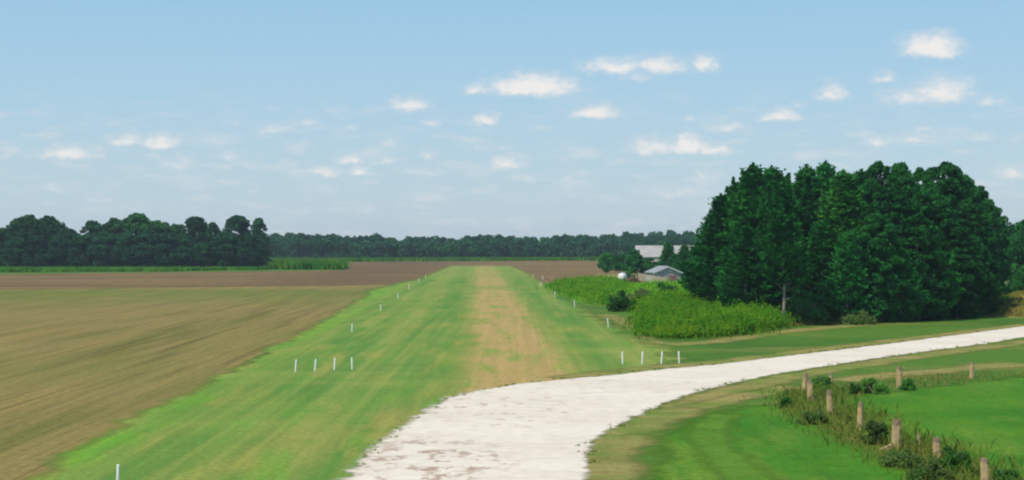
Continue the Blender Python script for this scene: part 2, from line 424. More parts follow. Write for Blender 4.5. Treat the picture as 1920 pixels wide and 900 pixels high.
def leaf_mat(name, cols, scale=.35, rough=.8, spec=.06, fine=2.5, obj_var=.25, transl=.25, up=0.0):
    """foliage: colour varies leaf clump by leaf clump and tree by tree"""
    m, T = new_mat(name)
    P = T.node('ShaderNodeTexCoord').outputs['Object']
    oi = T.node('ShaderNodeObjectInfo')
    Pr = T.vec('ADD', P, T.node('ShaderNodeCombineXYZ', {0: T.math('MULTIPLY', oi.outputs['Random'], 91.0)}).outputs[0])
    col = T.mix(T.ramp(T.noise(Pr, scale, 3.0, .6), .35, .65), cols[0], cols[1])
    col = T.mix(T.math('MULTIPLY', T.ramp(T.noise(Pr, fine, 2.0, .6), .5, .7), .75), col, cols[2])
    if len(cols) > 3: col = T.mix(T.math('MULTIPLY', T.ramp(T.noise(Pr, scale * .5, 2.0, .6), .55, .7), .7), col, cols[3])
    v = T.ramp(oi.outputs['Random'], 0, 1, 1 - obj_var, 1 + obj_var)
    col = T.mix(1.0, col, T.node('ShaderNodeCombineColor', {0: v, 1: v, 2: v}).outputs[0], 'MULTIPLY')
    p = T.node('ShaderNodeBsdfPrincipled', {'Base Color': col, 'Roughness': rough, 'Specular IOR Level': spec})
    if up:       # thin blades scatter light like the sward they form
        g = T.node('ShaderNodeNewGeometry').outputs['Normal']
        nn = T.vec('NORMALIZE', T.vec('MULTIPLY_ADD', g, (1 - up,) * 3, (0, 0, up)))
        T.l.new(nn, p.inputs['Normal'])
    tl = T.node('ShaderNodeBsdfTranslucent', {'Color': col})
    mx = T.node('ShaderNodeMixShader', {0: transl, 1: p.outputs[0], 2: tl.outputs[0]})
    T.l.new(mx.outputs[0], T.node('ShaderNodeOutputMaterial').inputs[0])
    return m

m_crop = leaf_mat('crop_leaves', [alb(70, 150, 42), alb(110, 174, 54), alb(52, 124, 38)], .08, transl=.2, up=.85)
m_weed = leaf_mat('weed_leaves', [alb(92, 184, 40), alb(150, 208, 54), alb(50, 142, 40), alb(168, 204, 60)], .28, transl=.5, fine=.6, up=.85)
m_tuft = leaf_mat('grass_tufts', [alb(112, 146, 58), alb(146, 152, 84), alb(86, 134, 48)], .3, transl=.5, up=.8)
m_ptuft = leaf_mat('pasture_tufts', [alb(58, 124, 28), alb(96, 146, 48), alb(56, 122, 30)], .3, transl=.5, up=.85)
m_dtuft = leaf_mat('dry_tufts', [alb(170, 158, 98), alb(140, 148, 76), alb(190, 168, 116)], .4, transl=.5, up=.8)
m_mtuft = leaf_mat('mown_tufts', [G1, G3, G2], .2, transl=.5, up=.85)

rs = np.random.RandomState(5)
def blades(name, poly, n, h0, h1, w0, w1, m, lean=.3, seed=1, clump=0.0, label=None, hn=None, z=0.0, spread=0.0):
    rs = np.random.RandomState(seed)
    if clump:
        c = in_poly(max(1, n // 12), poly, rs); q = np.repeat(c, 12, 0) + rs.normal(0, clump, (len(c) * 12, 2)); n = len(q)
    else: q = in_poly(n, poly, rs)
    q = q + rs.normal(0, spread, q.shape)
    h = rs.uniform(h0, h1, n); wd = rs.uniform(w0, w1, n)
    if hn:   # slow height variation over the ground
        h *= 1 + hn * (np.sin(q[:, 0] * .55 + 1.3 * np.sin(q[:, 1] * .13)) * np.cos(q[:, 1] * .21 + q[:, 0] * .17))
    P = np.column_stack([q, np.full(n, z)])
    o = link(name, tri_blades(name, P, h, wd, m, lean, rs)); tag(o, label=label, cat=None, kind='stuff')
    return o

cp = px((505, 505.5), (640, 506), (652, 503.5), (648, 500), (560, 500), (500, 501))
blades('crop_rows', cp, 9000, 1.8, 2.6, .3, .6, m_crop, .12, 2)
cp2 = [at(-200, 505), at(300, 504.5), at(505, 503.5), at(505, 506), at(300, 509), at(0, 511), at(-200, 512)]
blades('crop_rows', cp2, 22000, .7, 1.2, .3, .6, m_crop, .2, 3)
cp3 = [at(490, 487.5), at(1135, 485.5), at(1135, 488.5), at(800, 490), at(652, 491), at(505, 493)]
blades('crop_rows', cp3, 26000, .8, 1.5, .5, 1.0, m_crop, .2, 4)
m_field = ground_mat('crop_ground', alb(72, 128, 44), [('n', alb(110, 140, 66), (.01, .08), 0, .45, .65, .8, 4)], edge=True, edge_scale=.1, bump_scale=.5)
sheet('crop_field', cp3, .016, 8, m_field, 15)
sheet('crop_field', [at(480, 493), at(652, 491.5), at(652, 503), at(560, 506), at(500, 507), at(0, 512), at(-300, 514), at(-300, 503), at(300, 502), at(480, 500)], .018, 5, m_field, 15)

# ------------------------------------------------------------------ foliage builders
def leaves(C, size, rs, flat=0.0, aspect=.6, dirs=None, dirw=0.0):
    """one small quad at each centre C"""
    n = len(C)
    a = rs.normal(size=(n, 3))
    if dirs is not None: a = a * (1 - dirw) + dirs * dirw * 1.7
    a /= np.linalg.norm(a, axis=1, keepdims=True) + 1e-9
    b = rs.normal(size=(n, 3)); b -= (b * a).sum(1, keepdims=True) * a
    if flat: b[:, 2] *= (1 - flat)
    b /= np.linalg.norm(b, axis=1, keepdims=True) + 1e-9
    s = size * rs.uniform(.6, 1.35, n)[:, None]
    a = a * s; b = b * s * aspect
    V = np.stack([C - a * .5 - b * .28, C - a * .1 + b * .5, C + a * .6 + b * .05, C + a * .1 - b * .5], 1)
    return V.reshape(-1, 3)

def leaf_mesh(name, V, m):
    n = len(V) // 4
    return mesh_np(name, V, np.arange(n * 4).reshape(-1, 4), m)

def cedar_crown(h, r, seed, nb=330, nl=42, size=.42, low=.03, spike=1.0, bare=0.0):
    """juniper-like: steeply rising sprays, ragged cone, pointed leaders"""
    rs = np.random.RandomState(seed); out = []
    lob = rs.uniform(0, 2 * pi, 4)
    for k in range(nb):
        t = low + (1 - low) * (k / nb) ** .92
        phi = rs.uniform(0, 2 * pi)
        prof = min(1.0, (1 - t) ** .85 * 1.30) * min(1, .55 + (t - low) * 3.0)
        R = r * prof * (1 + .22 * sin(2 * phi + lob[0]) + .15 * sin(3 * phi + lob[1] + 6 * t)) * rs.uniform(.7, 1.15)
        up = rs.uniform(.35, .9) * spike
        s = rs.uniform(.15 if t > .5 else .35, 1.0, nl) ** .6
        dr = np.array([cos(phi), sin(phi), up]); dn = dr / np.linalg.norm(dr)
        zb = t * h - R * up * .45
        C = np.outer(s * R, [cos(phi), sin(phi), 0]) + np.array([0, 0, zb]) + np.outer(s * R * up, [0, 0, 1.0])
        sp = (.12 + .30 * (1 - s))[:, None] * (.45 + .25 * r)
        C = C + rs.normal(size=(nl, 3)) * sp * [1, 1, .8]
        out.append((C, np.tile(dn, (nl, 1))))
    # leader
    for q in range(8):
        ox, oy = rs.normal(0, r * .16 * (q > 0) * 2, 2); hh = h * (1 - .09 * (q > 0) * rs.uniform(.1, 1.0) - .10 * sqrt(ox * ox + oy * oy) / r)
        z = hh * 1.04 - hh * .18 * rs.uniform(0, 1, nl * 2) ** 1.3
        wv = (hh * 1.045 - z) * .13
        C = np.column_stack([ox + rs.normal(size=nl * 2) * wv, oy + rs.normal(size=nl * 2) * wv, z])
        out.append((C, np.tile([0, 0, 1.0], (nl * 2, 1))))
    C = np.concatenate([o[0] for o in out]); D = np.concatenate([o[1] for o in out])
    return leaves(C, size, rs, .0, .55, D, .55)

def pad_crown(h, r, seed, npad=85, nl=150, size=.42, low=.18, pad=1.25, flat=.5, top=.62, core=.25, gaps=.0):
    """rounded pads of foliage carried on limbs (pines, broadleaf trees)"""
    rs = np.random.RandomState(seed); out = []; cen = []
    for k in range(npad):
        t = low + (1 - low) * rs.uniform(0, 1) ** .85
        phi = rs.uniform(0, 2 * pi)
        x = (t - low) / (1 - low)
        prof = sqrt(max(0.02, 1 - ((x - (1 - top)) / (top if x > 1 - top else (1 - top) * 1.35)) ** 2))
        q = core + (1 - core) * rs.uniform(0, 1) ** .5
        R = r * prof * q * rs.uniform(.82, 1.12)
        c = np.array([cos(phi) * R, sin(phi) * R, t * h - pad * flat * .6]); cen.append(c)
        pr = pad * rs.uniform(.65, 1.25) * (.75 + .35 * (1 - x))
        v = rs.normal(size=(nl, 3)); v /= np.linalg.norm(v, axis=1, keepdims=True)
        v *= (rs.uniform(.35, 1, nl) ** .5)[:, None]
        C = c + v * [pr, pr, pr * flat]
        out.append(C)
    return leaves(np.concatenate(out), size, rs, .3, .75), cen

def tube(pts, rad, seg=7):
    """tapered tube through points -> verts, quads"""
    V, Fq = [], []
    for i, (p, r_) in enumerate(zip(pts, rad)):
        p = Vector(p)
        t = (Vector(pts[min(i + 1, len(pts) - 1)]) - Vector(pts[max(i - 1, 0)])).normalized()
        a = t.orthogonal().normalized(); b = t.cross(a)
        for k in range(seg):
            an = 2 * pi * k / seg
            V.append(tuple(p + (a * cos(an) + b * sin(an)) * r_))
        if i:
            for k in range(seg):
                k2 = (k + 1) % seg; o0 = (i - 1) * seg; o1 = i * seg
                Fq.append((o0 + k, o0 + k2, o1 + k2, o1 + k))
    return V, Fq

def trunk_mesh(h, r0, seed, m, nlimb=10, reach=2.0, low=.15, top=.9, rise=.3, cen=None, dead=0):
    rnd = random.Random(seed); V, Fq = [], []
    def add(pts, rad, seg=7):
        v, f = tube(pts, rad, seg); o = len(V); V.extend(v); Fq.extend([tuple(i + o for i in q) for q in f])
    n = 7; bx, by = rnd.uniform(-.2, .2), rnd.uniform(-.2, .2)
    ax = [(bx * sin(i * 1.1), by * sin(i * .9), h * top * i / (n - 1) - (.15 if i == 0 else 0)) for i in range(n)]
    add(ax, [r0 * (1.25 if i == 0 else 1) * (1 - .85 * i / (n - 1)) for i in range(n)], 8)
    for k in range(nlimb):
        if cen is not None and k < len(cen): c = Vector(cen[k * len(cen) // nlimb]); z0 = max(h * low, c.z - c.xy.length * rise * 1.5); e = c
        else:
            z0 = h * rnd.uniform(low, .8); phi = rnd.uniform(0, 2 * pi); R = reach * (1 - z0 / h) * rnd.uniform(.5, .95); e = Vector((cos(phi) * R, sin(phi) * R, z0 + R * rise))
        s = Vector((0, 0, z0)); md = s.lerp(e, .5) + Vector((0, 0, -.1 * (e - s).length * .5))
        rr = max(.03, r0 * .35 * (1 - z0 / h))
        add([s, md, e], [rr, rr * .65, rr * .25], 5)
    for k in range(dead):     # bare lower limbs
        z0 = h * rnd.uniform(.06, .26); phi = rnd.uniform(0, 2 * pi); R = reach * rnd.uniform(.6, 1.15)
        s = Vector((0, 0, z0)); e = Vector((cos(phi) * R, sin(phi) * R, z0 + rnd.uniform(-.5, .7)))
        add([s, s.lerp(e, .5) + Vector((0, 0, .3)), e], [.06, .045, .02], 5)
    return mesh_np('trunk', V, Fq, m, True)

def bark_mat(name, a, b):
    m, T = new_mat(name)
    P = T.node('ShaderNodeTexCoord').outputs['Object']
    n = T.noise(T.vec('MULTIPLY', P, (6, 6, 1.2)), 1.5, 5.0, .65)
    finish(T, T.mix(T.ramp(n, .35, .65), a, b), .9, n, None, .1, .8, .05)
    return m
m_bark = bark_mat('conifer_bark', (.20, .15, .12, 1), (.34, .27, .22, 1))
m_bark2 = bark_mat('pale_bark', (.20, .18, .155, 1), (.32, .28, .25, 1))
m_cedar = leaf_mat('cedar_foliage', [(.018, .150, .030, 1), (.034, .205, .032, 1), (.008, .105, .026, 1)], .30, transl=.28, fine=1.6)
m_pine = leaf_mat('pine_foliage', [(.014, .105, .024, 1), (.026, .150, .026, 1), (.008, .075, .022, 1)], .30, transl=.28, fine=1.4)
m_broad = leaf_mat('broadleaf_foliage', [(.022, .150, .030, 1), (.045, .200, .030, 1), (.012, .100, .026, 1)], .25, transl=.2, fine=1.2)
m_wood = leaf_mat('left_wood_foliage', [(.024, .105, .046, 1), (.036, .150, .042, 1), (.014, .080, .046, 1)], .12, transl=.3, fine=.5)
m_woodg = leaf_mat('left_wood_green_foliage', [(.028, .120, .030, 1), (.040, .180, .026, 1), (.018, .080, .032, 1)], .12, transl=.3, fine=.5)
m_far = leaf_mat('far_wood_foliage', [(.034, .150, .070, 1), (.050, .200, .062, 1), (.020, .110, .072, 1), (.060, .230, .056, 1)], .06, transl=.3, fine=.25)

# tree prototypes: meshes are shared, every tree is its own object with trunk and crown
PROTO = {}
def proto(key, build):
    if key not in PROTO: PROTO[key] = build()
    return PROTO[key]
def b_cedar(seed, h=16.0, r=3.0, m=m_cedar, bark=m_bark, **kw):
    def f():
        return leaf_mesh('crown', cedar_crown(h, r, seed, **kw), m), trunk_mesh(h, .17 if bark is m_bark2 else .24, seed, bark, 12, r, .12, .9, .5, dead=0), h
    return f
def b_pad(seed, h, r, m, bark=m_bark, r0=.3, **kw):
    def f():
        V, cen = pad_crown(h, r, seed, **kw)
        return leaf_mesh('crown', V, m), trunk_mesh(h, r0, seed, bark, 22, r, kw.get('low', .18), .9, .35, cen), h
    return f
def tree(name, label, cat, group, key, build, loc, height, width=1.0, rz=0.0, lean=(0, 0)):
    cm, tm, h = proto(key, build)
    root = empty(name, (loc[0], loc[1], 0), rz)
    s = height / h; root.scale = (s * width, s * width, s); root.rotation_euler[0] = lean[0]; root.rotation_euler[1] = lean[1]
    link('trunk', tm, None, root); link('crown', cm, None, root)
    tag(root, label, cat, group)
    return root
def htop(ytop, ybase): return CAMH * (ybase - ytop) / (ybase - HY)

# ------------------------------------------------------------------ the grove on the right
rnd = random.Random(3)
GC = 'conifers of the grove on the right'
m_cedy = leaf_mat('yellowish_cedar_foliage', [(.030, .170, .026, 1), (.055, .230, .030, 1), (.012, .110, .026, 1)], .30, transl=.28, fine=1.6)
CED = [ # x, top y, base y, width factor, proto, label
 (1328,422,578,1.0,1,'lowest conifer on the left rim of the dark grove, beside the small shed'),
 (1352,372,592,1.05,2,'dark cedar second from the left end of the grove, stepping up from the rim'),
 (1382,352,588,1.0,3,'cedar just left of the tall spire at the grove\'s left shoulder'),
 (1412,318,600,1.0,4,'tall cedar whose pointed spire marks the left shoulder of the grove'),
 (1447,322,594,1.05,2,'twin-tipped cedar just right of the left shoulder spire'),
 (1512,320,590,1.0,1,'spiky cedar behind and right of the pale trunk'),
 (1548,314,584,.95,4,'slim cedar with the needle-like tip in the middle of the grove top'),
 (1582,330,592,1.05,3,'cedar with a yellowish green crown at the middle of the grove'),
 (1640,342,588,.95,4,'narrow cedar squeezed between the pointed cedars and the first rounded pine'),
 (1615,328,586,1.0,2,'last pointed cedar before the rounded pines begin'),
]
for i, (x, yt, yb, wf, p_, lb) in enumerate(CED):
    lx, ly = at(x, yb)
    tree('cedar_tree', lb, 'tree', GC, ('cedar', p_ if x != 1582 else 'y'), b_cedar(40 + p_, m=m_cedar if x != 1582 else m_cedy), (lx, ly), htop(yt, yb), wf * 1.42, rnd.uniform(0, 6.28))
lx, ly = at(1468, 611)
tree('cedar_tree', 'front cedar of the grove standing on a bare pale trunk', 'tree', GC, 'cedar_front', b_cedar(77, 16, 3.2, m_cedar, m_bark2, nb=270, low=.30), (lx, ly), htop(345, 611), 1.15, .6)
PIN = [(1650,303,590,.62,1,'narrow rounded pine whose clumped top first rises above the cedars'),
 (1688,305,588,.55,2,'second narrow pine top right beside the first rounded pine'),
 (1728,312,586,.62,3,'third tall pine, with a gap of sky on its left'),
 (1770,304,584,.85,1,'broadest of the tall pines near the right end of the grove'),
 (1806,328,580,.7,2,'pine stepping down right of the broadest pine'),
 (1836,347,576,.75,3,'pine on the outer right slope of the grove'),
 (1862,385,572,.7,1,'low pine at the right foot of the grove slope'),
 (1670,350,596,1.1,3,'shorter bushy pine below the two narrow pine tops'),
 (1740,355,594,1.1,2,'shorter bushy pine below the third tall pine'),
 (1815,375,590,1.0,1,'shorter bushy pine inside the right slope of the grove'),
 (1640,400,604,1.0,2,'shorter pine standing in front of the grove\'s middle'),
 (1720,400,600,1.15,3,'shorter wide pine in front of the tall pines'),
 (1795,420,596,1.1,1,'shorter dark pine in front near the grove\'s right end')]
for i, (x, yt, yb, wf, p_, lb) in enumerate(PIN):
    lx, ly = at(x, yb)
    tree('pine_tree', lb, 'tree', GC, ('pine', p_), b_pad(60 + p_, 16, 4.0, m_pine, low=.03, npad=150, nl=150, pad=1.1, flat=.6, size=.38, core=.3), (lx, ly), htop(yt, yb), wf * 1.05, rnd.uniform(0, 6.28))
# inner trees that close the grove
for i, (x, yt, yb, lb) in enumerate([(1400,430,604,'low broad cedar at the front left foot of the grove'), (1540,420,603,'mid-height cedar right behind the pale trunk'), (1590,440,606,'lower cedar at the front centre of the grove'), (1350,470,590,'small bushy cedar at the left foot of the grove'),
  (1630,450,604,'low cedar at the foot of the first rounded pines'), (1500,460,602,'low dark cedar directly right of the pale trunk'), (1690,470,603,'low spreading cedar at the foot of the tall pines'), (1750,450,600,'low cedar at the right front of the grove'), (1840,470,592,'low cedar closing the right foot of the grove'), (1436,470,600,'low cedar directly left of the pale trunk')]):
    lx, ly = at(x, yb)
    tree('cedar_tree', lb, 'tree', GC, ('cedar', 1 + i % 4), b_cedar(41 + i % 4), (lx, ly), htop(yt, yb), 1.55, rnd.uniform(0, 6.28))
# trees beyond the grove at the right frame edge
for (x, yt, yb, wf, lb) in [(1900,418,545,1.0,'round green tree right of the grove'), (1945,398,548,1.0,'taller tree cut by the right edge of the picture'), (1925,500,562,1.2,'low bright green bushy tree at the right edge'), (1990,380,545,1.0,'tree beyond the right edge')][:3]:
    lx, ly = at(x, yb)
    tree('broadleaf_tree', lb, 'tree', 'broadleaf trees at the right edge', ('bl', 1), b_pad(81, 10, 3.6, m_broad, low=.12, npad=70, nl=150, pad=1.3, flat=.8, size=.42), (lx, ly), htop(yt, yb), wf, rnd.uniform(0, 6.28))

# ------------------------------------------------------------------ wood on the left
LW = [(-42,430,64,'p','tree cut off by the left edge of the picture'),(10,427,60,'d','first tree inside the left edge'),(52,401,74,'g','tall bright topped tree near the left edge'),(92,404,66,'g','green tree right of the tall one near the left edge'),
 (128,428,56,'d','tree sloping down into the first dip of the left wood'),(172,413,48,'p','narrow dark tree standing alone right of the dip'),(216,407,58,'g','tree with a rounded crown left of the highest crown'),
 (258,399,72,'g','highest broad green crown in the middle of the left wood'),(300,412,60,'g','tree right of the highest crown'),(332,420,44,'d','small topped tree with sky showing through beside it'),
 (367,405,52,'p','pointed dark pine right of the middle of the left wood'),(399,416,30,'p','slim spire between the two dark pines'),(446,403,56,'p','broad dark pine near the right end of the left wood'),(486,408,34,'p','last slim pine at the right end of the left wood')]
for i, (x, yt, wpx, kd, lb) in enumerate(LW):
    yb = 503 + (i % 3) * .7 - 1.0
    lx, ly = at(x, yb); H = htop(yt, yb); W = wpx / F * ly
    v = i % 2
    if kd == 'p': key, bd, r = ('lp', v), b_pad(90 + v, 18, 4.6, m_wood, low=.02, npad=120, nl=80, pad=1.5, flat=.7, size=.75, top=.7), 5.4
    elif kd == 'd': key, bd, r = ('ld', v), b_pad(94 + v, 18, 5.6, m_wood, low=.02, npad=110, nl=100, pad=1.9, flat=.8, size=.8), 6.6
    else: key, bd, r = ('lg', v), b_pad(97 + v, 18, 5.6, m_woodg, low=.02, npad=110, nl=100, pad=1.9, flat=.8, size=.8), 6.6
    tree('pine_tree' if kd == 'p' else 'broadleaf_tree', lb, 'tree', 'trees of the wood on the left', key, bd, (lx, ly), H, 1.35 * (W / 2) / (r * H / 18), rnd.uniform(0, 6.28))
LW2 = [(30,445),(72,440),(112,442),(150,444),(195,436),(238,438),(280,430),(318,436),(350,440),(384,436),(422,434),(466,440)]
ORD = ['first','second','third','fourth','fifth','sixth','seventh','eighth','ninth','tenth','eleventh','twelfth']
for i, (x, yt) in enumerate(LW2):
    yb = 504.5; lx, ly = at(x, yb)
    tree('broadleaf_tree', f'{ORD[i]} from the left of the low trees filling the front of the left wood', 'tree', 'low trees along the front of the left wood', ('ld', i % 2), None, (lx, ly), htop(yt, yb), 1.35, rnd.uniform(0, 6.28))
for x, ht in [(505, 2.4)]:
    pass

# far wood: one mass behind the fields
def far_wood():
    rs = np.random.RandomState(8); out = []
    prof = [(-200,436),(500,436),(560,434),(640,437),(700,437),(750,440),(860,441),(900,438),(960,438),(1000,441),(1060,436),(1120,439),(1160,434),(1230,432),(1262,428),(1310,432),(1500,430),(2200,432)]
    xs = [p[0] for p in prof]; ys = [p[1] for p in prof]
    for row, (d, dh) in enumerate([(955, -3.0), (972, -.8), (990, 0.0)]):
        x = -330
        while x < 330:
            D = d + rs.uniform(-6, 6)
            pxx = CX + x / D * F
            H = CAMH + (HY - np.interp(pxx, xs, ys)) / F * D + dh + rs.uniform(-1.3, .7)
            r = rs.uniform(4.0, 6.5)
            nl = 620
            cz = H - r * .85
            # rounded top built of lobes
            for q in range(6):
                ph, qq = rs.uniform(0, 2 * pi), rs.uniform(.2, .75)
                c = np.array([x + cos(ph) * r * qq, D + sin(ph) * r * qq, cz + rs.uniform(-.3, .35) * r])
                v = rs.normal(size=(90, 3)); v /= np.linalg.norm(v, axis=1, keepdims=True); v *= rs.uniform(.6, 1, (90, 1))
                out.append(c + v * r * .45 * rs.uniform(.8, 1.2))
            # the hanging lower foliage
            z = rs.uniform(.2, cz + .5, 300); an = rs.uniform(0, 2 * pi, 300); rr = r * rs.uniform(.65, 1, 300) * (.8 + .2 * np.sin(z + x))
            out.append(np.column_stack([x + np.cos(an) * rr, D + np.sin(an) * rr, z]))
            x += r * rs.uniform(1.0, 1.5)
    return leaves(np.concatenate(out), 1.25, rs, .2, .8)
o = link('distant_woods', leaf_mesh('distant_woods', far_wood(), m_far)); tag(o, kind='stuff')

# ------------------------------------------------------------------ farmyard
def flat_mat(name, c, rough=.7, var=.15, scale=2.0, c2=None, metal=0.0, spec=.3, stretch=(1, 1, 1)):
    m, T = new_mat(name)
    P = T.vec('MULTIPLY', T.node('ShaderNodeTexCoord').outputs['Object'], stretch)
    n = T.noise(P, scale, 5.0, .65)
    c2 = c2 or tuple(x * (1 - var * 2) for x in c[:3]) + (1,)
    finish(T, T.mix(T.ramp(n, .4, .7), c, c2), rough, n, None, spec, .25, .02, metal)
    return m
m_roofw = flat_mat('white_metal_roof', (.38, .37, .35, 1), .7, .12, .4, spec=.1)
m_wallc = flat_mat('cream_wall', (.50, .46, .38, 1), .8, .15, .6)
m_dark = flat_mat('dark_opening', (.05, .05, .05, 1), .8)
m_roofb = flat_mat('blue_grey_metal_roof', (.38, .40, .41, 1), .45, .12, 1.0)
m_wallg = flat_mat('grey_boards', (.44, .41, .37, 1), .8, .15, 1.2)
m_trim = flat_mat('pale_trim', (.62, .62, .58, 1), .7)
m_board = flat_mat('weathered_boards', (.46, .37, .27, 1), .9, .2, 1.5, stretch=(3, 3, .4))
m_white = flat_mat('white_paint', (.78, .78, .76, 1), .5, .06, 2.0)
m_rust = flat_mat('rusty_brown', (.20, .11, .075, 1), .9, .2, 2.0)
m_red = flat_mat('faded_red', (.30, .14, .13, 1), .8, .15, 2.0)

def box(bm, x0, x1, y0, y1, z0, z1):
    vs = [bm.verts.new(p) for p in ((x0,y0,z0),(x1,y0,z0),(x1,y1,z0),(x0,y1,z0),(x0,y0,z1),(x1,y0,z1),(x1,y1,z1),(x0,y1,z1))]
    for f in ((3,2,1,0),(4,5,6,7),(0,1,5,4),(1,2,6,5),(2,3,7,6),(3,0,4,7)): bm.faces.new([vs[i] for i in f])
def prism(bm, poly, y0, y1):
    """poly in x,z pushed from y0 to y1"""
    a = [bm.verts.new((x, y0, z)) for x, z in poly]; b = [bm.verts.new((x, y1, z)) for x, z in poly]
    bm.faces.new(a); bm.faces.new(list(reversed(b)))
    for i in range(len(poly)):
        k = (i + 1) % len(poly); bm.faces.new((a[k], a[i], b[i], b[k]))
def bmobj(name, fn, m, parent=None, bevel=0.0):
    bm = bmesh.new(); fn(bm); bmesh.ops.recalc_face_normals(bm, faces=bm.faces)
    if bevel: bmesh.ops.bevel(bm, geom=bm.edges[:], offset=bevel, segments=2, affect='EDGES')
    me = bpy.data.meshes.new(name); bm.to_mesh(me); bm.free()
    return link(name, me, m, parent)

def gable_house(name, label, cat, loc, rz, W, L, ze, zr, mw, mr, over=.35, doors=(), wins=(), th=.12, trim=None, ribs=.9):
    """W across the gable (x), L along the ridge (y), eave ze, ridge zr"""
    root = empty(name, (*loc, 0), rz)
    bmobj('wall', lambda bm: prism(bm, [(-W/2, -.1), (W/2, -.1), (W/2, ze), (0, zr), (-W/2, ze)], -L/2, L/2), mw, root)
    sl = (zr - ze) / (W / 2); e = W / 2 + over
    def roof(bm):
        for s in (-1, 1):
            prism(bm, [(0, zr + .02), (s * e, zr + .02 - sl * e), (s * e, zr + .02 - sl * e + th), (0, zr + .02 + th)], -L/2 - over, L/2 + over)
            y = -L/2
            while y < L/2:      # standing seams
                prism(bm, [(s * .05, zr + .02 + th - sl * .05), (s * e, zr + .02 - sl * e + th), (s * e, zr + .06 - sl * e + th), (s * .05, zr + .06 + th - sl * .05)], y, y + .05)
                y += ribs
    rf = bmobj('roof', roof, mr, root)
    if trim: 
        def tr(bm):
            for s in (-1, 1):
                prism(bm, [(0, zr - .22), (s * e, zr - .22 - sl * e), (s * e, zr + .13 - sl * e), (0, zr + .13)], -L/2 - over - .04, -L/2 - over + .02)
        bmobj('gable_trim', tr, trim, root)
    for (face, x0, x1, z0, z1, nm, mm) in doors:
        if face == 'g': bmobj(nm, lambda bm: box(bm, x0, x1, -L/2 - .06, -L/2 + .02, z0, z1), mm, root, .01)
        else: bmobj(nm, lambda bm: box(bm, face * W/2 - .06, face * W/2 + .06, x0, x1, z0, z1), mm, root, .01)
    tag(root, label, cat)
    return root

# long white-roofed barn: ridge runs left-right, roof faces the camera
bx, by = at(1252, 510)
wpx = by / F
gable_house('barn', 'long barn with a white metal roof behind the small trees left of the grove', 'barn', (bx, by), radians(90 - 4), 13.0, 118 * wpx, CAMH - (481 - HY) * wpx, CAMH - (462.5 - HY) * wpx + .25, m_wallc, m_roofw,
            doors=[(-1, -6, -2, 0, 3.6, 'door', m_dark), (-1, 2, 4, 1.2, 2.4, 'window', m_dark)], ribs=1.0)
# small shed with the gable towards the camera and right
sx, sy = at(1247, 533)
q = sy / F
gable_house('shed', 'small grey shed with blue metal roof and pale gable trim behind the board fence', 'shed', (sx, sy + 4), radians(17), 6.6, 5.0, 2.7, 4.0, m_wallg, m_roofb,
            doors=[('g', .4, 2.2, 0, 2.0, 'door', m_red), ('g', -2.2, -1.2, 1.0, 1.8, 'window', m_dark), ('g', .1, 1.0, 2.7, 3.3, 'vent', m_trim)], trim=m_trim, ribs=.6)
# weathered board fence in front of the shed
p0, p1 = Vector(at(1196, 527)), Vector(at(1250, 538))
L_ = (p1 - p0).length; ang = math.atan2((p1 - p0).y, (p1 - p0).x)
fr = empty('board_fence', (p0.x, p0.y, 0), ang)
def pan(bm):
    x = 0.0; r_ = random.Random(5)
    while x < L_:
        box(bm, x, x + .19, -.02 + r_.uniform(-.01, .01), .01, .05, 2.0 + r_.uniform(-.08, .08)); x += .21
bmobj('board_panel', pan, m_board, fr)
k = 0.0
while k <= L_ + .1:
    bmobj('fence_post', lambda bm: box(bm, k - .08, k + .08, .02, .18, 0, 2.35 if k == 0 else 2.15), m_board, fr, .01); k += L_ / 4
bmobj('rail', lambda bm: (box(bm, 0, L_, .012, .06, .5, .6), box(bm, 0, L_, .012, .06, 1.6, 1.7)), m_board, fr)
tag(fr, 'weathered tan board fence running in front of the small shed', 'fence')
# second low board fence closing the yard behind the tank
# white tank lying end-on
tx, ty = at(1167, 529)
tk = empty('white_tank', (tx, ty, 0), radians(-22)); tk.scale = (.9, .6, .9)
def tank(bm):
    n, R, L = 24, .95, 3.6; prof = [(-L/2 - .42, .02), (-L/2 - .40, .3), (-L/2 - .28, .62), (-L/2 - .1, .86), (-L/2 + .1, R), (L/2 - .1, R), (L/2 + .1, .86), (L/2 + .28, .62), (L/2 + .4, .3), (L/2 + .42, .02)]
    rings = [[bm.verts.new((r * cos(2*pi*i/n), y, 1.45 + r * sin(2*pi*i/n))) for i in range(n)] for y, r in prof]
    for a, b in zip(rings, rings[1:]):
        for i in range(n): bm.faces.new((a[i], a[(i+1) % n], b[(i+1) % n], b[i]))
    bm.faces.new(rings[0]); bm.faces.new(list(reversed(rings[-1])))
o = bmobj('tank_body', tank, m_white, tk)
for p_ in o.data.polygons: p_.use_smooth = True
for y in (-1.2, 1.2):
    for x in (-.5, .5): bmobj('leg', lambda bm: box(bm, x - .09, x + .09, y - .1, y + .1, 0, .78), m_rust, tk, .01)
bmobj('valve_cover', lambda bm: box(bm, -.16, .16, -.25, .25, 2.38, 2.6), m_white, tk, .03)
tag(tk, 'round-ended white tank standing on short legs left of the board fence', 'tank')
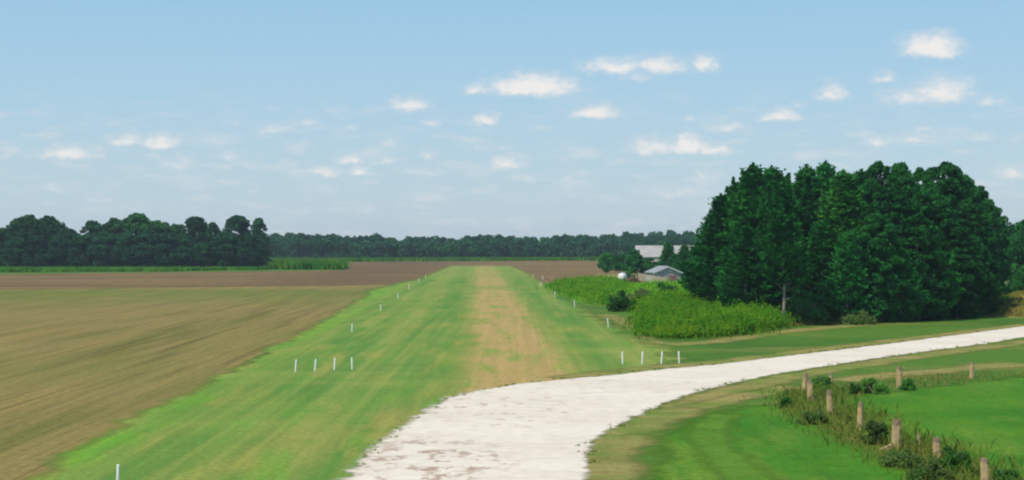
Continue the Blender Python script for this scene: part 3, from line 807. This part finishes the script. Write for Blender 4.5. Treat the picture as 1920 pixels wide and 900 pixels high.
# pile of brown brush and scrap boards between tank and fence
ptx, pty = at(1186, 529)
def pile(bm):
    r_ = random.Random(9)
    for i in range(110):
        a, b = r_.gauss(0, 1.5), r_.gauss(0, .8); z = max(.1, 1.5 - abs(a) * .55 - abs(b) * .7) * r_.uniform(.2, 1)
        M = Matrix.Translation((a, b, z)) @ Matrix.Rotation(r_.uniform(0, 6.3), 4, 'Z') @ Matrix.Rotation(r_.uniform(-.6, .6), 4, 'Y')
        L = r_.uniform(.6, 1.9); t = r_.uniform(.03, .09); v0 = len(bm.verts)
        box(bm, -L/2, L/2, -t, t, -t * .7, t * .7); bm.verts.ensure_lookup_table()
        for v in bm.verts[v0:]: v.co = M @ v.co
o = bmobj('brush_pile', pile, m_rust); o.location = (ptx, pty, 0)
tag(o, 'brown heap of old branches and boards between the white tank and the fence', 'brush pile', kind='stuff')
# bare dirt yard
m_yard = ground_mat('yard_earth', alb(158, 142, 104), [('n', alb(110, 120, 60), (.2, .2), 0, .45, .65, .8, 4)], edge=True, edge_scale=.3, bump_scale=1.5)
sheet('yard', px((1115, 513), (1180, 512), (1220, 516), (1215, 524), (1180, 526), (1130, 520)), .020, 3, m_yard, 4)

# small trees round the farmyard
FT = [('broadleaf_tree',1137,472,514,34,'slim young tree with a bare lower stem at the edge of the ploughed field', 1),
      ('broadleaf_tree',1163,476,512,34,'bright young tree between the field edge and the white barn', 1),
      ('broadleaf_tree',1190,468,522,48,'rounded dark green tree right behind the white tank', 2),
      ('broadleaf_tree',1218,484,516,44,'low dark tree in front of the barn\'s left corner', 2),
      ('cedar_tree',1252,456,522,54,'dark cedar covering the middle of the white barn roof', 3),
      ('cedar_tree',1284,462,530,60,'bushy dark cedar right of the small shed', 3),
      ('cedar_tree',1312,456,548,64,'wide dark cedar between shed and grove', 3),
      ('cedar_tree',1268,478,524,60,'short wide cedar just behind the small shed', 3)]
for nm, x, yt, yb, wpx, lb, kd in FT:
    lx, ly = at(x, yb); H = htop(yt, yb); W = wpx / F * ly
    if kd == 3: tree(nm, lb, 'tree', 'trees round the farmyard', ('cedar', 2), None, (lx, ly), H, (W / 2) / (3.2 * H / 16), rnd.uniform(0, 6))
    else: tree(nm, lb, 'tree', 'trees round the farmyard', ('yb', kd), b_pad(120 + kd, 8, 3.0, m_broad if kd == 1 else m_cedar, low=.25 if kd == 1 else .08, npad=60, nl=110, pad=1.0, flat=.85, size=.45, r0=.12), (lx, ly), H, (W / 2) / (3.4 * H / 8), rnd.uniform(0, 6))

# ------------------------------------------------------------------ tall weeds and bushes right of the strip
def weed_mass(name, poly, n, h0, h1, m, seed, size=.3, z=0.0):
    """leafy annual plants: each a stalk with leaves, heights swelling and sinking, lower towards the rim"""
    rs = np.random.RandomState(seed)
    q = in_poly(n, poly, rs); pl_ = np.array(poly)
    # distance to the outline
    d = np.full(n, 1e9)
    for a, b in zip(pl_, np.roll(pl_, -1, 0)):
        ab = b - a; t = np.clip(((q - a) @ ab) / (ab @ ab), 0, 1); d = np.minimum(d, np.linalg.norm(q - (a + t[:, None] * ab), axis=1))
    lump = sum(np.sin(q @ rs.normal(0, f, 2) + rs.uniform(0, 6)) * a for f, a in ((.3, .5), (.5, .4), (.9, .35), (1.3, .3), (2.2, .25)))
    h = rs.uniform(h0, h1, n) * (.78 + .22 * np.clip(d / 1.5, 0, 1)) * (1 + .45 * lump)
    h *= np.where(rs.uniform(size=n) > .96, 1.3, 1); q = q + rs.normal(0, 1.0, q.shape) * [1, 1.5]
    k = 6; C = np.repeat(np.column_stack([q, np.zeros(n)]), k, 0); hh = np.repeat(h, k); t = rs.uniform(.25, 1.0, n * k) ** .7
    C[:, 2] = hh * t; C[:, :2] += rs.normal(0, .14, (n * k, 2)) * (1.2 - t[:, None] * .6)
    V = leaves(C, size, rs, .2, .5)
    o = link(name, leaf_mesh(name, V, m)); tag(o, kind='stuff')
    return o
WA = px((1040, 541), (1062, 533), (1110, 530), (1150, 532), (1180, 548), (1170, 562), (1145, 574), (1095, 563))
WB = px((1208, 600), (1216, 622), (1232, 632), (1262, 636), (1330, 632), (1400, 626), (1462, 612), (1445, 600), (1380, 590), (1290, 583), (1240, 588))
WC = px((1200, 570), (1250, 562), (1330, 562), (1440, 585), (1400, 605), (1235, 592))
weed_mass('tall_weeds', WA, 17000, 1.1, 1.8, m_weed, 21, .30)
weed_mass('tall_weeds', WB, 30000, 1.3, 2.2, m_weed, 22, .20)
blades('tall_weeds', WB, 700, 1.3, 2.5, .06, .14, m_weed, .35, 31, hn=.3, spread=1.0)
blades('tall_weeds', WB, 9000, .3, .9, .06, .16, m_weed, .5, 33, hn=.3, spread=1.4)
blades('tall_weeds', WA, 6000, .3, .8, .10, .2, m_weed, .5, 34, hn=.3, spread=1.8)
blades('tall_weeds', WA, 800, 1.2, 2.1, .10, .22, m_weed, .12, 32, hn=.2, spread=1.0)
weed_mass('tall_weeds', WC, 14000, 1.0, 1.9, m_weed, 23, .30)
WD = px((1470, 611), (1600, 607), (1700, 603), (1800, 594), (1930, 578), (1930, 566), (1830, 580), (1700, 592), (1470, 602))
blades('tall_weeds', WD, 16000, .4, .9, .10, .22, m_tuft, .3, 24, hn=.2)
WE = px((1800, 600), (1960, 588), (1960, 566), (1860, 574))
m_olive = leaf_mat('olive_grass', [alb(140, 148, 70), alb(176, 160, 100), alb(110, 138, 50)], .3, transl=.5, up=.85)
bkx, bky = at(1950, 592)
def bank_h(x, y):
    return 2.5 * np.exp(-((x - bkx - 4) / 9.5) ** 2 - ((y - bky - 12) / 12.0) ** 2) * (1 + .12 * np.sin(x * 1.1) * np.cos(y * .6))
gx, gy = np.meshgrid(np.linspace(bkx - 20, bkx + 28, 60), np.linspace(bky - 14, bky + 38, 50))
Vb = np.column_stack([gx.ravel(), gy.ravel(), bank_h(gx, gy).ravel() - .12]); ii = np.arange(59)[None, :] + 60 * np.arange(49)[:, None]; ii = ii.ravel()
m_bank = ground_mat('dry_bank_grass', alb(132, 140, 70), [('n', alb(170, 150, 100), (.3, .3), 0, .46, .66, .8, 4), ('n', alb(92, 128, 46), (.25, .25), 0, .5, .7, .8, 4)], bump_scale=2.5, bump_strength=.8, bump_dist=.15)
tag(link('grass_bank', mesh_np('grass_bank', Vb, np.stack([ii, ii + 1, ii + 61, ii + 60], 1), m_bank, True)), kind='structure')
rsb = np.random.RandomState(44); qb = np.column_stack([rsb.uniform(bkx - 16, bkx + 14, 16000), rsb.uniform(bky - 9, bky + 26, 16000)]); hb_ = bank_h(qb[:, 0], qb[:, 1]); qb, hb_ = qb[hb_ > .15], hb_[hb_ > .15]
tag(link('bank_grass', tri_blades('bank_grass', np.column_stack([qb, hb_ - .12]), rsb.uniform(.2, .6, len(qb)), rsb.uniform(.06, .14, len(qb)), m_olive, .6, rsb)), kind='stuff')

def bush_mesh(name, r, h, seed, m, npad=36, nl=130, size=.22, pad=.32):
    rs = np.random.RandomState(seed); out = []
    for k in range(npad):
        ph = rs.uniform(0, 2 * pi); q = sqrt(rs.uniform(0, 1)); zz = rs.uniform(.05, 1.1) * sqrt(max(.03, 1 - q * q)) * rs.uniform(.6, 1.15)
        pr = pad * r * rs.uniform(.6, 1.2)
        v = rs.normal(size=(nl, 3)); v /= np.linalg.norm(v, axis=1, keepdims=True); v *= rs.uniform(.3, 1, (nl, 1))
        out.append(np.array([cos(ph) * q * r * .85, sin(ph) * q * r * .85, zz * h * .9]) + v * [pr, pr, pr * .8])
    C = np.concatenate(out); C[:, 2] = np.maximum(C[:, 2], .03)
    return leaf_mesh('foliage', leaves(C, size, rs, 0, .6), m)
def stems_mesh(r, h, seed, m):
    rnd_ = random.Random(seed); V, Fq = [], []
    for k in range(9):
        ph = rnd_.uniform(0, 6.28); R = r * rnd_.uniform(.2, .7)
        v, f = tube([(0, 0, -.05), (cos(ph) * R * .5, sin(ph) * R * .5, h * .4), (cos(ph) * R, sin(ph) * R, h * .75)], [.035 * r, .025 * r, .01 * r], 5)
        o = len(V); V += v; Fq += [tuple(i + o for i in q) for q in f]
    return mesh_np('stems', V, Fq, m, True)
m_bdark = leaf_mat('dark_bush_leaves', [(.050, .190, .030, 1), (.080, .235, .038, 1), (.028, .130, .026, 1)], .6, transl=.5, fine=2.5)
m_bolive = leaf_mat('olive_bush_leaves', [(.130, .235, .050, 1), (.170, .270, .070, 1), (.080, .165, .036, 1)], .6, transl=.5, fine=2.5)
m_blight = leaf_mat('light_bush_leaves', [(.110, .290, .045, 1), (.150, .330, .060, 1), (.065, .200, .035, 1)], .8, transl=.5, fine=3)
def bush(label, x, yb, wpx, hpx, m, seed, size=.16, group=None, npad=36, nl=130, name='bush'):
    lx, ly = at(x, yb); s = ly / F
    root = empty(name, (lx, ly, 0), rnd.uniform(0, 6))
    link('foliage', bush_mesh(name, wpx * s / 2, hpx * s, seed, m, npad, nl, size), None, root)
    link('stems', stems_mesh(wpx * s / 2, hpx * s, seed, m_bark), None, root)
    tag(root, label, 'bush', group); return root
G_ = 'bushes beside the tall weeds'
bush('dark olive bush at the left corner of the tall weeds', 1168, 584, 62, 44, m_bdark, 1, .30, G_)
bush('olive green bush behind the corner bush, below the brush pile', 1200, 572, 70, 40, m_bolive, 2, .34, G_)
bush('dark low bush below the board fence', 1245, 566, 70, 34, m_bdark, 3, .34, G_)
bush('leafy shrub growing in front of the shed\'s gable', 1272, 543, 34, 12, m_bolive, 12, .3, G_)
bush('dark shrub hiding the right corner of the shed', 1294, 540, 36, 30, m_bdark, 13, .3, G_)
bush('rounded bush right of the shed at the foot of the grove', 1300, 560, 60, 36, m_bolive, 4, .34, G_)
bush('dark bush under the lower limbs at the grove\'s left foot', 1350, 590, 80, 40, m_bdark, 5, .3, G_)
bush('dark green shrub right beside the pale trunk', 1510, 607, 92, 52, m_bdark, 6, .28, G_)
bush('dark shrub filling the gap under the grove\'s front limbs', 1565, 604, 80, 44, m_bdark, 11, .28, G_)
bush('yellowish green shrub at the front foot of the grove', 1605, 608, 70, 24, m_bolive, 7, .26, G_)
bush('dark thicket behind the pale trunk', 1440, 602, 80, 44, m_bdark, 8, .3, G_)
bush('dark thicket under the tall pines', 1680, 600, 110, 40, m_bdark, 9, .3, G_)
bush('dark thicket at the right foot of the pines', 1790, 592, 120, 40, m_bdark, 10, .3, G_)

blades('dry_grass', px((1470, 612), (1600, 607), (1640, 604), (1640, 600), (1480, 605)), 5000, .15, .4, .05, .12, m_dtuft, .6, 26, spread=.5)
weed_mass('tall_weeds', px((1185, 550), (1235, 545), (1290, 546), (1330, 560), (1260, 566), (1200, 572)), 9000, .9, 1.7, m_weed, 27, .34)
# ------------------------------------------------------------------ runway markers
def marker_mesh():
    bm = bmesh.new(); n = 14
    rings = []
    for z, r in ((-.05, .062), (.02, .062), (.45, .060), (.84, .058), (.875, .050), (.885, .03)):
        rings.append([bm.verts.new((r * cos(2*pi*i/n), r * sin(2*pi*i/n), z)) for i in range(n)])
    for a, b in zip(rings, rings[1:]):
        for i in range(n): bm.faces.new((a[i], a[(i+1) % n], b[(i+1) % n], b[i]))
    bm.faces.new(rings[-1])
    for f in bm.faces: f.smooth = True
    me = bpy.data.meshes.new('runway_marker'); bm.to_mesh(me); bm.free()
    m, T = new_mat('white_plastic')
    P = T.node('ShaderNodeTexCoord').outputs['Object']
    n_ = T.noise(P, 9.0, 4.0, .6)
    z = T.node('ShaderNodeSeparateXYZ', {0: P}).outputs[2]
    c = T.mix(T.math('MULTIPLY', T.ramp(T.math('MULTIPLY_ADD', n_, .15, z), .22, .08), .5), (.80, .80, .79, 1), (.38, .42, .26, 1))
    finish(T, c, .45, None, None, .4)
    me.materials.append(m); return me
mk = marker_mesh()
def marker(x, yb, label, group, lean=(0, 0), s=1.0):
    o = link('runway_marker', mk); lx, ly = at(x, yb); o.location = (lx, ly, .01); o.rotation_euler = (lean[0], lean[1], 0); o.scale = (1, 1, s)
    tag(o, label, 'marker', group)
L4 = 'white stakes in the near left row of four'; R4 = 'white stakes in the near right row of four'
for i, (x, y, ln) in enumerate([(554, 698, .07), (590.5, 697, .08), (627, 694.5, .06), (660.5, 693.5, -.03)]):
    marker(x, y, f"{['outermost','second from left','third from left','innermost'][i]} white stake of the row of four beside the stubble field", L4, (0, ln), 1.04)
for i, (x, y, ln) in enumerate([(1167.5, 683, -.03), (1204, 683, .04), (1240, 683, .07), (1273.5, 682, -.05)]):
    marker(x, y, f"{['leftmost','second from left','third from left','rightmost'][i]} white stake of the row of four just above the gravel road", R4, (0, ln), 1.1)
LS = 'white markers along the left side of the runway'; RS = 'white markers along the right side of the runway'
marker(221, 914, 'nearest white marker, cut by the bottom edge at lower left', LS, (0, .02))
for i, (x, y) in enumerate([(660, 622.5), (714, 583.5), (746, 560), (767, 541.5), (785, 529), (798, 521.5)]):
    marker(x, y, f"{ORD[i]} white marker beyond the left row of four, counting up the runway's left edge", LS, (0, .03 * (-1) ** i))
for i, (x, y) in enumerate([(1141, 614), (1077.5, 576.5), (1040, 557.5), (1014, 537), (1018, 524.5), (1000, 521)]):
    marker(x, y, f"{ORD[i]} white marker beyond the right row of four, counting up the runway's right edge", RS, (0, (-.12, -.05, .02, .03, -.02, 0)[i]), 1.15)

# ------------------------------------------------------------------ stone fence posts in the pasture
def stone_mat():
    m, T = new_mat('fence_post_limestone')
    P = T.node('ShaderNodeTexCoord').outputs['Object']
    oi = T.node('ShaderNodeObjectInfo').outputs['Random']
    Pr = T.vec('ADD', P, T.node('ShaderNodeCombineXYZ', {0: T.math('MULTIPLY', oi, 17.0)}).outputs[0])
    n1 = T.noise(Pr, 2.2, 5.0, .65); n2 = T.noise(Pr, 11.0, 5.0, .7)
    c = T.mix(T.ramp(n1, .35, .65), (.50, .37, .18, 1), (.38, .28, .16, 1))
    c = T.mix(T.math('MULTIPLY', T.ramp(n2, .5, .72), .6), c, (.20, .15, .10, 1))
    z = T.node('ShaderNodeSeparateXYZ', {0: P}).outputs[2]
    c = T.mix(T.math('MULTIPLY', T.ramp(T.math('MULTIPLY_ADD', n1, .5, z), 1.22, 1.42), .75), c, (.17, .12, .09, 1))   # lichen crust on the head
    finish(T, c, .95, n2, None, .1, .9, .03)
    return m
m_stone = stone_mat()
def post_mesh(seed, w0=.17, hgt=1.28):
    rnd_ = random.Random(seed); bm = bmesh.new(); n = 12; lv = 10; rings = []
    sx_, sy_ = rnd_.uniform(.85, 1.1), rnd_.uniform(.8, 1.05)
    for k in range(lv):
        t = k / (lv - 1); z = -.15 + t * (hgt + .15); r = w0 * (1.12 - .22 * t)
        if k == lv - 1: r *= .78
        ring = []
        for i in range(n):
            a = 2 * pi * i / n
            c, s = cos(a), sin(a); sq = 1 / max(abs(c), abs(s)) ** .75      # rounded square section
            rr = r * sq * rnd_.uniform(.93, 1.06)
            ring.append(bm.verts.new((c * rr * sx_, s * rr * sy_, z + (rnd_.uniform(-.03, .03) if k == lv - 1 else 0))))
        rings.append(ring)
    for a, b in zip(rings, rings[1:]):
        for i in range(n): bm.faces.new((a[i], a[(i+1) % n], b[(i+1) % n], b[i]))
    bm.faces.new(rings[-1])
    bmesh.ops.recalc_face_normals(bm, faces=bm.faces)
    me = bpy.data.meshes.new('stone_post'); bm.to_mesh(me); bm.free(); me.materials.append(m_stone)
    return me
PM = [post_mesh(s) for s in (1, 2, 3, 4)]
POSTS = [ # x, base y, top y, width factor, lean
 (1508,738,700,1.0,.06,'farthest stone post of the bent row, nearest the road, leaning over its neighbour'),
 (1520,752,713,.95,-.05,'second stone post of the row, close in front of the farthest one'),
 (1558,723,702,.9,0.0,'short stone post half hidden behind the dark green bush'),
 (1556,778,732,1.0,-.03,'upright tan stone post with a dark head below the dark green bush'),
 (1612,806,754,.95,.03,'slim stone post left of the round olive bush'),
 (1680,842,786,1.15,.02,'thick stone post with a sloping stone leaning at its foot'),
 (1722,838,812,.45,0.0,'thin dark stump between the thick post and the short post'),
 (1757,860,820,1.05,-.04,'short brownish stone post in weeds left of the nearest post'),
 (1848,915,859,1.1,-.05,'nearest stone post, cut by the bottom edge at lower right'),
 (1686,727,687,.95,.0,'stone post standing left of the small dark bush in the upper row'),
 (1822,709,679,.9,.0,'lone stone post at the right of the upper row near the road')]
for i, (x, yb, yt, wf, ln, lb) in enumerate(POSTS):
    o = link('stone_post', PM[i % 4]); lx, ly = at(x, yb); H = htop(yt, yb)
    o.location = (lx, ly, 0); o.scale = (wf, wf, H / 1.28); o.rotation_euler = (ln * .5, ln, rnd.uniform(-.35, .35))
    tag(o, lb, 'fence post', 'stone fence posts in the pasture')
# the stone leaning at the thick post
lx, ly = at(1666, 843)
o = bmobj('fallen_stone', lambda bm: box(bm, -.45, .3, -.12, .12, -.05, .16), m_stone, None, .03); o.location = (lx, ly, .04); o.rotation_euler = (0, -.42, .1)
tag(o, 'slanting slab of stone leaning on the foot of the thick post', 'stone')

m_bpost = leaf_mat('post_bush_leaves', [(.090, .270, .045, 1), (.130, .310, .060, 1), (.050, .190, .034, 1)], .6, transl=.5, fine=2.5)
GB = 'bushes among the stone posts'
bush('dark green bush between the far stone posts', 1541, 728, 38, 30, m_bpost, 31, .13, GB)
bush('dark bush right beside the upper row stone post', 1702, 731, 30, 30, m_bpost, 32, .13, GB)
bush('bright green loose bush between the two rows of posts', 1638, 738, 56, 30, m_blight, 33, .13, GB)
bush('small dark weedy bush right of the half hidden post', 1601, 738, 22, 26, m_bpost, 34, .12, GB)
bush('round olive green bush right of the slim post', 1640, 832, 52, 56, m_bolive, 35, .13, GB)
bush('low olive bush at the foot of the upright tan post', 1524, 794, 60, 26, m_bolive, 36, .13, GB)
bush('small dark bush at the left end of the post row', 1474, 764, 26, 26, m_bpost, 37, .12, GB)
bush('grey green bush below the thick post', 1690, 874, 80, 30, m_bolive, 38, .12, GB)
bush('big dark green bush right of the short brownish post', 1790, 884, 70, 46, m_bpost, 39, .12, GB)
bush('dark bush at the right edge beside the nearest post', 1890, 912, 60, 44, m_bpost, 40, .12, GB)
bush('olive weeds clump between short post and nearest post', 1745, 900, 80, 36, m_bolive, 41, .12, GB)

ribbon('weedy_ground', px((1480, 752), (1530, 762), (1580, 790), (1650, 826), (1740, 866), (1850, 905), (1990, 960)), 5.0, .011, ground_mat('weedy_soil', alb(112, 132, 60), [('n', alb(150, 142, 88), (.4, .3), 0, .48, .66, .8, 4), ('n', alb(70, 118, 36), (.5, .3), 0, .5, .68, .8, 4)], edge=True, edge_scale=.5, edge_amp=1.4, soft=.6, bump_scale=3.0, bump_strength=.8, bump_dist=.1), 12)
# rough grass: dry stalks round the posts, tufts on the verge and the pasture
W1 = px((1475, 745), (1500, 728), (1560, 735), (1620, 770), (1700, 810), (1800, 850), (1925, 890), (1925, 960), (1780, 930), (1640, 850), (1560, 810), (1480, 780))
blades('tall_weeds', W1, 900, .3, .75, .04, .09, m_tuft, .6, 58, clump=.35, spread=1.0)
blades('dry_grass', W1, 1500, .2, .5, .03, .06, m_tuft, .8, 51, clump=.3, spread=.7)
blades('rough_grass', W1, 1800, .2, .4, .03, .06, m_tuft, .8, 52, clump=.3, spread=.9)
W2 = px((1520, 722), (1600, 712), (1700, 704), (1930, 690), (1930, 704), (1760, 722), (1600, 742))
blades('dry_grass', W2, 1200, .12, .35, .02, .05, m_dtuft, .4, 53, clump=.3, spread=.8)
W3 = px((1110, 950), (1120, 850), (1180, 800), (1300, 750), (1450, 715), (1700, 680), (1930, 655), (1930, 690), (1700, 704), (1480, 735), (1300, 765), (1225, 810), (1210, 950))
W4 = px((1225, 960), (1215, 850), (1240, 805), (1300, 772), (1480, 740), (1600, 740), (1930, 704), (1960, 960))

# tufts creeping over the road's margins
for k_, (line, sd_) in enumerate([(px((640, 905), (685, 857), (722, 824), (762, 799), (792, 777), (842, 747), (900, 734)), 1), (px((1094, 900), (1103, 868), (1098, 848), (1112, 826), (1145, 805), (1190, 781), (1240, 758), (1300, 737), (1370, 719), (1450, 702), (1550, 686), (1750, 657), (1920, 632)), 2), (px((900, 732), (1050, 711), (1250, 691), (1450, 670), (1650, 646), (1850, 620)), 3)]):
    rs_ = np.random.RandomState(70 + sd_); Lp = np.array(line); seg = np.linalg.norm(np.diff(Lp, axis=0), axis=1); cum = np.r_[0, np.cumsum(seg)]
    nT = int(cum[-1] * 6); t_ = rs_.uniform(0, cum[-1], nT // 9); qx = np.interp(t_, cum, Lp[:, 0]); qy = np.interp(t_, cum, Lp[:, 1])
    q_ = np.column_stack([qx, qy]) + rs_.normal(0, .28, (len(qx), 2)); q_ = np.repeat(q_, 9, 0) + rs_.normal(0, .07, (len(q_) * 9, 2)); n_ = len(q_)
    o = link('edge_grass', tri_blades('edge_grass', np.column_stack([q_, np.full(n_, .018)]), rs_.uniform(.05, .16, n_), rs_.uniform(.02, .045, n_), m_tuft, 1.0, rs_)); tag(o, kind='stuff')

# ------------------------------------------------------------------ air
def hz(bm): box(bm, -1500, 1500, -60, 1700, -1.0, 27.0)
hb = bmobj('haze', hz, None)
hm, T = new_mat('haze_air')
pv = T.node('ShaderNodeVolumePrincipled', {'Color': (.80, .90, 1.0, 1), 'Density': 0.00013, 'Anisotropy': 0.2})
T.l.new(pv.outputs[0], T.node('ShaderNodeOutputMaterial').inputs['Volume'])
hb.data.materials.append(hm); tag(hb, kind='stuff')
